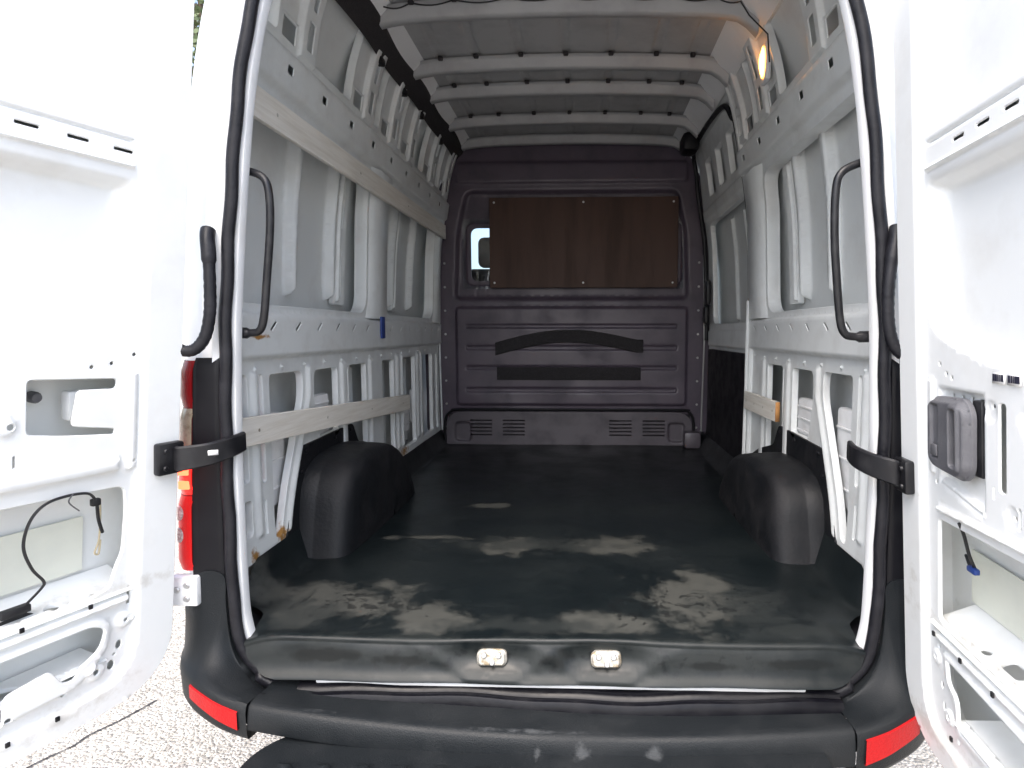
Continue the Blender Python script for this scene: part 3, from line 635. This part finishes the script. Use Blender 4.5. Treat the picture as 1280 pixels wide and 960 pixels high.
def specR(s):
    upper(s, 1.80, 1.405, 1.808, .21, .0785)
    # handle bay
    s.emb(rp([(.148, 1.345), (.31, 1.345), (.31, 1.115), (.148, 1.145)], .012), -.012, .008)
    s.hole(rr(.272, .302, 1.19, 1.332, .004), .004)
    s.emb(rp([(.152, 1.145), (.31, 1.118), (.31, 1.135), (.152, 1.162)], .006), .012, .007)
    for k in range(3): s.hole(rr(.175 + k * .034, .188 + k * .034, 1.318, 1.334, .005), .0029)
    s.hole(rr(.350, .373, 1.178, 1.335, .010), .004); s.hole(rr(.333, .340, 1.162, 1.186, .003), .0029); s.hole(rr(.398, .412, 1.128, 1.168, .007), .004)
    for u, v in ((.33, 1.325), (.425, 1.318), (.135, 1.145), (.39, 1.145), (.18, 1.372), (.20, 1.365), (.155, 1.39), (.428, 1.15)): s.hole(ell(u, v, .0062, n=12), .0029)
    s.emb(ell(.328, 1.315, .022), -.004, .008); s.emb(ell(.428, 1.31, .024), -.004, .008); s.emb(ell(.388, 1.145, .022), -.004, .008)
    s.emb(rr(.11, .135, 1.16, 1.36, .008), .006, .006)
    s.emb(rp([(.14, 1.085), (.74, 1.105), (.74, 1.12), (.14, 1.10)], .004), .010, .006)
    s.hole(rp([(.138, 1.07), (.74, 1.09), (.74, .838), (.156, .845), (.134, .852)], [.012, .02, .02, .02, .02]), .007)
    s.emb(rr(.125, .76, .806, .826, .006), .010, .007)
    s.hole(rp([(.172, .785), (.52, .775), (.52, .66), (.218, .655), (.211, .72), (.180, .733)], [.01, .02, .02, .012, .015, .015]), .007)
    s.emb(rp([(.155, .797), (.54, .79), (.54, .645), (.205, .64), (.195, .71), (.165, .725)], .015), .006, .007)
    for u, v, a, b in ((.128, .765, .004, .005), (.148, .713, .005, .008), (.155, .67, .004, .010), (.135, .79, .004, .004), (.178, .66, .004, .006), (.21, .628, .003, .005)): s.hole(ell(u, v, a + .002, b + .002, 12), .0029)
    s.emb(ell(.128, .765, .018), .005, .005); s.emb(ell(.178, .66, .018), .005, .005)
doorL = door(DL, -1, .615, specL, 'white rear door without trim, loose wiring in its cavity')
doorR = door(DR, 1, .545, specR, 'white rear door with grey inner release handle')
def shelf(D, root, u0, u1, v, holes, tilt=.035):
    s = Sheet(rr(u0, u1, 0, -DEP - .004, .002, 1), .012)
    for L in holes: s.hole(L, .008)
    s.emb(rr(u0 - .1, u1 + .1, .018, .026, .002, 1), .004, .004)
    s.build('shelf', 'door_white', lambda a, b, h: D(a, v + tilt * b / .1 + h, -b - .003), root)
shelf(DL, doorL, .09, .74, .876, [ell(.238, .03, .017, .011), ell(.33, .05, .03, .014), rr(.5, .58, .03, .06, .01)])
shelf(DR, doorR, .11, .76, .836, [ell(.262, .035, .016, .010), rr(.305, .365, .030, .062, .014), rr(.43, .52, .028, .066, .014)])
for D, root, u, v in ((DL, doorL, .145, .735), (DR, doorR, .20, .668)): shelf(D, root, u, u + .4, v, [ell(u + .17, .05, .03, .02)], .0)
# beige damping pads on the outer skin
def pad(D, root, u0, u1, v0, v1):
    MB().grid([[D.p(u, v, DEP + .001), D.p(u, v, DEP + .004)] for u, v in resamp(rr(u0, u1, v0, v1, .004, 2), .5)], closeu=True).add([D.p(u, v, DEP + .004) for u, v in ((u0, v0), (u1, v0), (u1, v1), (u0, v1))], [(0, 1, 2, 3)]).build('damping_pad', 'pad', root, False)
pad(DL, doorL, .146, .60, .918, 1.04); pad(DR, doorR, .10, .62, .872, .988)
cyl(MB(), DL.p(.245, 1.315, DEP), DL.n, .012, .02).build('grommet', 'grey', doorL)
DL.box('bracket_plate', .165, 1.298, -.055, (.09, .03, .062), 'door_white', doorL, .006)
# wiring in the left door
W_ = lambda pts, n=8: crom([DL.p(*q) for q in pts], n)
tube(MB(), W_([(.165, 1.09, -.02), (.19, 1.118, -.008), (.235, 1.124, -.004), (.275, 1.118, .002), (.298, 1.09, 0), (.302, 1.04, -.01), (.285, .99, -.015), (.262, .955, -.02), (.262, .94, -.025), (.285, .915, -.03)]), .0028, 6).build('wire', 'wire', doorL, label='loose black wire looping out of the door')
DL.box('connector', .305, .908, -.03, (.05, .016, .016), 'wire', doorL, .003); DL.box('connector', .168, 1.092, -.02, (.018, .012, .016), 'wire', doorL, .003)
tube(MB(), W_([(.165, 1.088, -.02), (.155, 1.05, -.03), (.143, 1.015, -.035)]), .0035, 6).build('wire', 'wire', doorL)
tube(MB(), W_([(.14, 1.085, -.05), (.145, 1.05, -.04), (.150, 1.0, -.035), (.158, .975, -.035), (.150, .97, -.035), (.147, 1.0, -.035)]), .002, 6).build('wire', 'tan', doorL)
tube(MB(), W_([(.222, 1.126, -.002), (.228, 1.11, -.004), (.205, 1.085, -.01)]), .0014, 5).build('wire', 'grey', doorL)
MB().grid([[DL.p(u, v, -.035 + .002 * k) for k in (0, 1)] + [DL.p(u - .02, v - .012, -.035)] for u, v in ((.29, .90), (.33, .893), (.37, .888))]).build('cable_sleeve', 'wire', doorL)
# right door: handle, stickers, cable
s = Sheet(rp([(.148, 1.20), (.17, 1.183), (.268, 1.178), (.290, 1.20), (.292, 1.308), (.272, 1.33), (.165, 1.325), (.150, 1.312)], [.012, .02, .02, .015, .015, .015, .015, .012]), .005)
s.emb(s.o, .012, .008); s.emb(rr(.164, .198, 1.205, 1.315, .008), -.006, .005); s.emb(rr(.236, .278, 1.192, 1.322, .014), .005, .006); s.hole(rr(.243, .271, 1.200, 1.314, .010), .012)
hd = s.build('release_handle', 'grey', lambda u, v, h: DR(u, v, h + .002), doorR, edge=.010, label='dark grey inner door release handle')
DR.box('slot_shade_plate', .257, 1.257, .0, (.036, .004, .122), 'black', doorR, .001)  # black plate under the handle slot, put there for its shade
DR.box('latch_button', .181, 1.222, .013, (.024, .006, .024), 'grey', doorR, .003)
DR.box('latch_case', .288, 1.26, -.025, (.03, .03, .14), 'black', doorR, .004)
for u0 in (.342, .384):
    st = DR.box('barcode_sticker', u0 + .016, 1.376, -.009, (.036, .0016, .018), 'paper', doorR, 0)
    mb = MB(); k = 0; x = u0 + .002
    while x < u0 + .031:
        wd = random.choice((.001, .0016, .0024)); mb.add(*bevbox(DR.p(x, 1.377, -.0075), (wd, .0006, .012), 0, R=DR.R().to_3x3())); x += wd + random.choice((.001, .0018))
    mb.build('barcode', 'ink', doorR, False)
WR = lambda pts: crom([DR.p(*q) for q in pts], 8)
tube(MB(), WR([(.225, 1.085, -.01), (.222, 1.06, -.02), (.22, 1.02, -.03), (.20, .985, -.05), (.165, .975, -.06), (.13, .985, -.07)]), .0035, 6).build('wire', 'wire', doorR)
DR.box('connector', .205, .983, -.045, (.03, .012, .012), 'blue', doorR, .003)
for D, root, pts in ((DL, doorL, ((.186, .874), (.309, .88), (.245, .66), (.33, .66))), (DR, doorR, ((.142, .822), (.246, .82), (.353, .817), (.209, .634)))):
    for u, v in pts: D.box('clip', u, v, .002, (.008, .004, .010), 'black', root, .001)

# check straps and plates, wiring gaiters
for D, root, P, zc in ((DL, doorL, [DL.p(.02, 1.165, .02), (-.845, -.09, 1.163), (-.80, -.065, 1.168), (-.775, -.02, 1.176), (-.768, .03, 1.182)], 1.165),
                       (DR, doorR, [DR.p(.03, 1.135, .02), (.775, -.085, 1.142), (.745, -.05, 1.15), (.725, -.005, 1.16), (.735, .05, 1.165)], 1.135)):
    st = empty('check_strap', VAN); G = []
    for i, p in enumerate(crom(P, 6)):
        G.append(p)
    T = np.gradient(np.array(G), axis=0); rows = []
    for i, (p, t) in enumerate(zip(G, T)):
        t = t / np.linalg.norm(t); sd = np.cross(t, (0, 0, 1)); sd /= np.linalg.norm(sd); hh = .030 - .006 * (i / len(G))
        rows.append([p + sd * a + np.array([0, 0, b]) for a, b in ((-.007, -hh + .004), (-.003, -hh), (.003, -hh), (.007, -hh + .004), (.007, hh - .004), (.003, hh), (-.003, hh), (-.007, hh - .004))])
    mb = MB(); mb.grid(rows, closev=True); n = len(rows); mb.f += [tuple(range(8)), tuple((n - 1) * 8 + k for k in range(8))]
    mb.build('strap', 'black', st)
    u0 = .03 if D is DL else .035
    D.box('door_plate', u0, zc, .010, (.062, .022, .075), 'black', st, .006)
    for k in (-1, 1): cyl(MB(), D.p(u0 + .016, zc + k * .02, .02), D.n, .006, .006, 8).build('bolt', 'black', st)
    if D is DL: box('sticker', (-.79, -.066, 1.172), (.026, .003, .012), 'paper', st, 0, Matrix.Rotation(math.radians(28), 3, 'Z'))
for sg, P in ((-1, [(-.806, -.012, 1.695), (-.803, -.022, 1.675), (-.797, -.03, 1.63), (-.795, -.034, 1.56), (-.797, -.036, 1.50), (-.808, -.04, 1.445), (-.83, -.045, 1.415), (-.855, -.05, 1.41), (-.875, -.055, 1.425)]),
              (1, [(.795, -.01, 1.695), (.788, -.02, 1.66), (.775, -.03, 1.60), (.770, -.034, 1.54), (.772, -.036, 1.48), (.782, -.04, 1.43), (.80, -.045, 1.405), (.82, -.05, 1.40)])):
    C_ = crom(P, 8); n = len(C_); r = .0135 + .0006 * np.sin(np.arange(n) * 2.4) * (np.arange(n) > n * .3); r[:int(n * .28)] = .0165 ; r[0] = .010
    tube(MB(), C_, r, 12).build('wiring_gaiter', 'rubber', VAN, label='black corrugated wiring gaiter between body and door')
# grab handles
for P in ([(-.772, .06, 1.845), (-.735, .055, 1.845), (-.698, .05, 1.825), (-.688, .05, 1.78), (-.69, .05, 1.70), (-.703, .05, 1.58), (-.714, .05, 1.49), (-.727, .052, 1.458), (-.75, .055, 1.452), (-.785, .06, 1.452)],
          [(.765, .06, 1.86), (.73, .055, 1.852), (.690, .05, 1.83), (.678, .05, 1.79), (.679, .05, 1.68), (.690, .05, 1.56), (.70, .05, 1.48), (.713, .052, 1.45), (.735, .055, 1.443), (.78, .06, 1.443)]):
    C_ = crom(P, 6); r = np.full(len(C_), .0095); r[:5] = .014; r[-5:] = .014
    tube(MB(), C_, r, 10).build('grab_handle', 'black', VAN)

# ------------------------------------------------------------------ tail lights, trims, bumper
PL = np.array([(.806, .006), (.812, -.006), (.872, -.008), (.884, -.010), (.902, -.012), (.922, -.004), (.938, .015), (.952, .045), (.962, .09), (.968, .16), (.97, .24)])
def plan(t, sc=1.): 
    i = np.interp(t, np.arange(len(PL)), PL[:, 0]), np.interp(t, np.arange(len(PL)), PL[:, 1]); return i
for sg in (-1, 1):
    tl = empty('tail_light', label='tall tail light cluster, partly lit red' if sg < 0 else None)
    def band(z0, z1, a, b, m, name, off=.0, n=14):
        G = []
        for z in np.linspace(z0, z1, max(3, int((z1 - z0) / .02))):
            tum0 = .035 * (max(0, z - .86) / .53) ** 1.3; e = min(z - z0, z1 - z); k = -.006 * max(0, 1 - e / .006)
            G.append([(sg * (plan(t)[0] - tum0 * min(1, max(.3, t / 4)) + (off + k) * .5), plan(t)[1] - off - k, z) for t in np.linspace(a, b, n)])
        return MB().grid(G).build(name, m, tl, sharp=70)
    band(.80, 1.392, 0, 3.2, 'trim', 'trim_panel', 0)
    band(.86, 1.385, 3, 10, 'red', 'housing', -.004)
    for z0, z1, m, nm in ((1.272, 1.385, 'red', 'lens'), (1.145, 1.268, 'amber', 'indicator_lens'), (1.055, 1.141, 'redlit' if sg < 0 else 'red', 'brake_lens'), (.862, 1.051, 'redglow' if sg < 0 else 'red', 'lens')): band(z0, z1, 3.1, 10, m, nm, .003)
    for zc in (1.008, .952):
        mb = MB(); G = []
        for rr_ in (0.001, .012, .017, .019):
            row = []
            for t in np.linspace(0, 2 * np.pi, 16, endpoint=False):
                z = zc + rr_ * math.sin(t); tt = 5.0 + rr_ * math.cos(t) / .026; tum = .035 * (max(0, z - .86) / .53) ** 1.3; x, y = plan(tt); o = .006 if rr_ < .018 else .003
                row.append((sg * (x - tum + o * .6), y - o, z))
            G.append(row)
        mb.grid(G, closev=True).build('reversing_lens', 'clear', tl)
    if sg < 0:
        for zc in (1.115, 1.08):
            x, y = plan(4.6); MB().add(*bevbox((-(x - .017), y - .006, zc), (.028, .006, .022), .003)).build('bulb_glow', 'glow', tl)
    br = box('lamp_bracket', (sg * .905, -.012, .815), (.07, .03, .075), 'white', VAN, .006)
    for dx, dz in ((-.012, .018), (.014, .006), (-.01, -.016)): cyl(MB(), (sg * (.905 + dx), -.027, .815 + dz), (0, -1, 0), .008, .006, 10).build('bolt', 'bolt', br)

# centre bumper
def bump_edge(x): q = (x / .69) ** 2; return -.168 + .033 * q, .553 + .022 * q - .016 * x / .69
G = []
for x in np.linspace(-.6915, .6915, 61):
    ye, ze = bump_edge(x); hb = .064 + .012 * x / .69
    G.append([(x, y, z) for y, z in ((.02, ze - .004), (-.055, ze - .004), (ye + .03, ze + .004), (ye + .014, ze + .004), (ye + .005, ze + .001), (ye, ze - .006), (ye - .004, ze - .02), (ye - .008, ze - .05), (ye - .006, ze - hb), (ye + .004, ze - hb - .007), (ye + .05, ze - hb - .01), (.03, ze - hb - .015))])
MB().grid(G).build('rear_bumper', 'bumper', VAN, sharp=50)
for sg in (-1, 1):
    bc = empty('bumper_corner'); box('seam_backing', (sg * .692, -.10, .548 - .018 * sg), (.03, .05, .05), 'trim', bc, .004)
    dz_ = -.018 * sg
    Tt = [(.692, -.040, .556), (.742, -.030, .592), (.783, -.020, .642), (.802, -.014, .702), (.808, -.012, .78), (.812, -.010, .852), (.872, -.010, .856), (.915, .004, .772), (.945, .04, .776), (.968, .12, .858), (.985, .24, .858), (.992, .62, .80)]
    Ee = [(.692, -.137, .582), (.73, -.130, .588), (.77, -.121, .596), (.81, -.105, .604), (.85, -.083, .610), (.88, -.060, .613), (.91, -.03, .616), (.935, .005, .618), (.958, .05, .62), (.975, .12, .625), (.99, .25, .63), (.998, .62, .63)]
    Ee = [(a, b, c + dz_) for a, b, c in Ee]
    Tt = crom(Tt, 5); Ee = crom(Ee, 5); G = []
    for t, e in zip(Tt, Ee):
        row = [t + np.array([0, .05, -.002])]
        for k in np.linspace(0, 1, 12):
            yk = t[1] + (e[1] - t[1]) * k ** 2.2; xk = t[0] + (e[0] - t[0]) * k ** 1.6; zk = t[2] + (e[2] - t[2]) * (1 - (1 - k) ** 1.25)
            row.append(np.array([xk, yk, zk]))
        nrm = np.array([max(0, e[0] - .8) * 3, -1., 0]); nrm /= np.linalg.norm(nrm)
        for dn, dz in ((.006, -.006), (.009, -.02), (.006, -.088 - .014 * sg), (.0, -.100 - .014 * sg), (-.05, -.11 - .014 * sg)): row.append(e + nrm * dn + np.array([0, 0, dz]))
        G.append([(sg * q[0], q[1], q[2]) for q in row])
    MB().grid(G).build('corner_panel', 'bumper', bc, sharp=50)
    # reflector following the lower face
    g2 = []; sel = [q for q in Ee if .706 < q[0] < .862]
    for i, e in enumerate(sel):
        nrm = np.array([max(0, e[0] - .8) * 3, -1., 0]); nrm /= np.linalg.norm(nrm); t = i / (len(sel) - 1); zt, zb_ = -.020 + .004 * t, -.070 - .008 * sg + .016 * t
        g2.append([(sg * (e + nrm * d)[0], (e + nrm * d)[1], e[2] + z) for d, z in ((.004, zt + .003), (.0125, zt), (.0125, (zt + zb_) / 2), (.0125, zb_), (.004, zb_ - .003))])
    MB().grid(g2).build('reflector', 'reflector', bc, sharp=50, label='red bumper reflector')
# step plate under the bumper with chevron treads
s = Sheet(rp([(-.64, -.50), (.62, -.50), (.62, -.10), (-.58, -.10), (-.66, -.19)], [.04, .04, .03, .06, .06]), .02)
for k in range(14):
    x = -.58 + k * .085; s.emb(rp([(x, -.22), (x + .03, -.22), (x + .09, -.30), (x + .03, -.38), (x, -.38), (x + .06, -.30)], .005), .006, .006)
s.build('rear_step', 'bumper', lambda u, v, h: np.stack([u, v, .519 + h - .01 * (v + .2) ** 2], 1), VAN, edge=.05)
box('step_support', (0, -.12, .44), (.9, .3, .05), 'trim', VAN, .01)

# ------------------------------------------------------------------ battens and small wall things
def batten(P0, P1, hgt, th, sg, cut):
    P0, P1 = np.array(P0, float), np.array(P1, float); d = P1 - P0; L = np.linalg.norm(d); R = Matrix((Vector((sg, 0, 0)), Vector(d / L), Vector(np.cross((sg, 0, 0), d / L)))).transposed()
    o = MB().add(*bevbox(tuple((P0 + P1) / 2), (th, L, hgt), .0015, 1, R)).build('wood_batten', 'wood', VAN, label='pale wooden batten screwed along the bay wall')
    for k in np.linspace(.08, .92, 4):
        p = P0 + d * k; cyl(MB(), (p[0] - sg * th * .5, p[1], p[2]), (-sg, 0, 0), .005, .0015, 8).build('screw', 'steel', o)
    if cut: MB().add(*bevbox(tuple(P0 - d / L * .001), (th * .98, .0025, hgt * .98), 0, 1, R)).build('cut_end', 'wood_cut', o)
    return o
batten((-.816, .16, 2.080), (-.822, 2.56, 2.10), .088, .016, -1, False)
batten((-.845, .10, 1.185), (-.855, 1.78, 1.080), .080, .016, -1, False)
batten((.851, .975, 1.138), (.85, 1.44, 1.136), .080, .018, 1, True)
box('blue_tape', (-.853, 1.375, 1.475), (.008, .05, .10), 'blue', VAN, .002); box('orange_tag', (.866, 1.475, 1.60), (.012, .012, .10), 'orange', VAN, .002)

# ------------------------------------------------------------------ floor mat (its own thing, laid loose in the bay)
prof = [(2.575, .706), (2.5, .702), (2.2, .701), (1.9, .7), (1.6, .701), (1.3, .7), (1.0, .7012), (.8, .7), (.6, .7), (.45, .7), (.3, .6995), (.2, .6995), (.12, .6995), (.06, .6995), (.03, .699), (.012, .6985), (.002, .6995), (-.007, .7005), (-.013, .698), (-.017, .693), (-.015, .689), (-.017, .685), (-.021, .675), (-.024, .658), (-.027, .642), (-.031, .627), (-.038, .615), (-.045, .609), (-.047, .603)]
PR = []
for a, b in zip(prof[:-1], prof[1:]):
    a, b = np.array(a), np.array(b); n = max(1, int(np.linalg.norm(b - a) / .02)); PR += [a + (b - a) * t / n for t in range(n)]
PR.append(np.array(prof[-1])); xs = np.linspace(-1, 1, 141); G = []
for y, z in PR:
    row = []
    # inside the opening the mat narrows to the frame
    hw = .845 if y > .19 else (.770 + .075 * ss(np.array((y - .085) / .10)))
    if y < .03: hw = float(np.interp(z, [.60, .606, .615, .655, .70], [.655, .69, .716, .748, .766]))
    for t in xs:
        x = t * hw; zz = z; yy = y
        if y > .02: zz += .0012 * math.sin(x * 11 + y * 5) * math.sin(y * 7) + .0015 * math.sin(x * 31) * math.exp(-((y - .1) / .2) ** 2)
        if y > .15:
            e = max(0, abs(t) - .97) / .03
            if e > 0: zz += .10 * e ** 1.0 * ss(np.array((y - .15) / .1)); x = math.copysign(hw - .015 + .038 * e, t)
        for xd, yd in ((-.80, .175), (-.80, .40), (.76, .28), (.74, .075)):
            d2 = ((x - xd) / .03) ** 2 + ((y - yd) / .03) ** 2
            if y > .02 and d2 < 4: zz -= .008 * math.exp(-d2 * 1.5)
        if y < .02:
            for xd in (-.143, .138):
                d = abs(x - xd); bowl = math.exp(-((d / .10) ** 4)); yy += .020 * bowl * math.exp(-((z - .655) / .03) ** 2); rim = math.exp(-((z - (.618 + .5 * max(0, d - .06))) / .008) ** 2) * math.exp(-(d / .16) ** 4); yy -= .012 * rim
            yy += .002 * math.sin(x * 19) * (z < .68)
            zz += .003 * math.sin(x * 8 + 1) * (z > .66) + .006 * (x * x) * (z < .64)
        c_ = max(0, abs(t) - .86) / .14
        if y < .10: zz -= .020 * c_ * c_ * ss(np.array((.10 - y) / .10)) * ss(np.array((z - .62) / .06))
        row.append((x, yy, float(zz)))
    G.append(row)
fm = MB().grid(G).build('cargo_floor_mat', 'mat', None, sharp=80)
fm['label'] = 'black rubber floor mat with dried dusty patches lining the van load bay'; fm['category'] = 'floor mat'
for x in (-.143, .138):
    s = Sheet(rp([(-.034, -.012), (-.028, -.017), (.03, -.017), (.036, -.008), (.034, .012), (.026, .017), (-.026, .016), (-.036, .008)], .008), .004); s.emb(s.o, .006, .005)
    o = s.build('striker_plate', 'steel', lambda u, v, h, x=x: np.stack([u + x, -.020 - h + .25 * v, v + .655], 1), VAN, edge=.01, label='rusty steel lock striker plate')
    for dx, dz in ((-.018, .010), (.018, .010), (.002, -.008)): cyl(MB(), (x + dx, -.024, .655 + dz), (0, -1, .25), .0075, .007, 10).build('bolt', 'bolt', o)

# ------------------------------------------------------------------ tree beyond the van, glimpsed past the open door
tree = bpy.data.objects.new('tree', None); COL.objects.link(tree); tree.location = (-7.6, 11, 0); tree['label'] = 'leafy tree glimpsed past the open white door'; tree['category'] = 'tree'
mb = MB(); tube(mb, crom([(0, 0, -.05), (.1, 0, 2), (-.05, .1, 4), (.1, 0, 6.5), (0, .1, 8.5)], 6), np.linspace(.22, .03, 25), 10)
for k in range(14):
    z = 2.8 + k * .42; a = k * 2.4; l = 2.4 - .1 * k; tube(mb, crom([(0, 0, z), (l * .5 * math.cos(a), l * .5 * math.sin(a), z + .5), (l * math.cos(a), l * math.sin(a), z + 1.1)], 4), np.linspace(.07, .015, 9), 6)
mb.build('trunk', 'bark', tree)
n = 9000; v = rng.normal(size=(n, 3)); v /= np.linalg.norm(v, axis=1)[:, None]; cl = rng.normal(size=(60, 3)) * (1.3, 1.3, 1.7); P = cl[rng.integers(0, 60, n)] + v * (rng.random(n) ** .5 * .75)[:, None] + (0, 0, 6.2)
a = rng.normal(size=(n, 3)); a /= np.linalg.norm(a, axis=1)[:, None]; b = np.cross(a, rng.normal(size=(n, 3))); b /= np.linalg.norm(b, axis=1)[:, None]; q = np.stack([P - a * .09, P + b * .045, P + a * .09, P - b * .045], 1).reshape(-1, 3)
me = bpy.data.meshes.new('crown'); me.from_pydata(q.tolist(), [], [(4 * i, 4 * i + 1, 4 * i + 2, 4 * i + 3) for i in range(n)]); link('crown', me, 'leaf', tree, False)
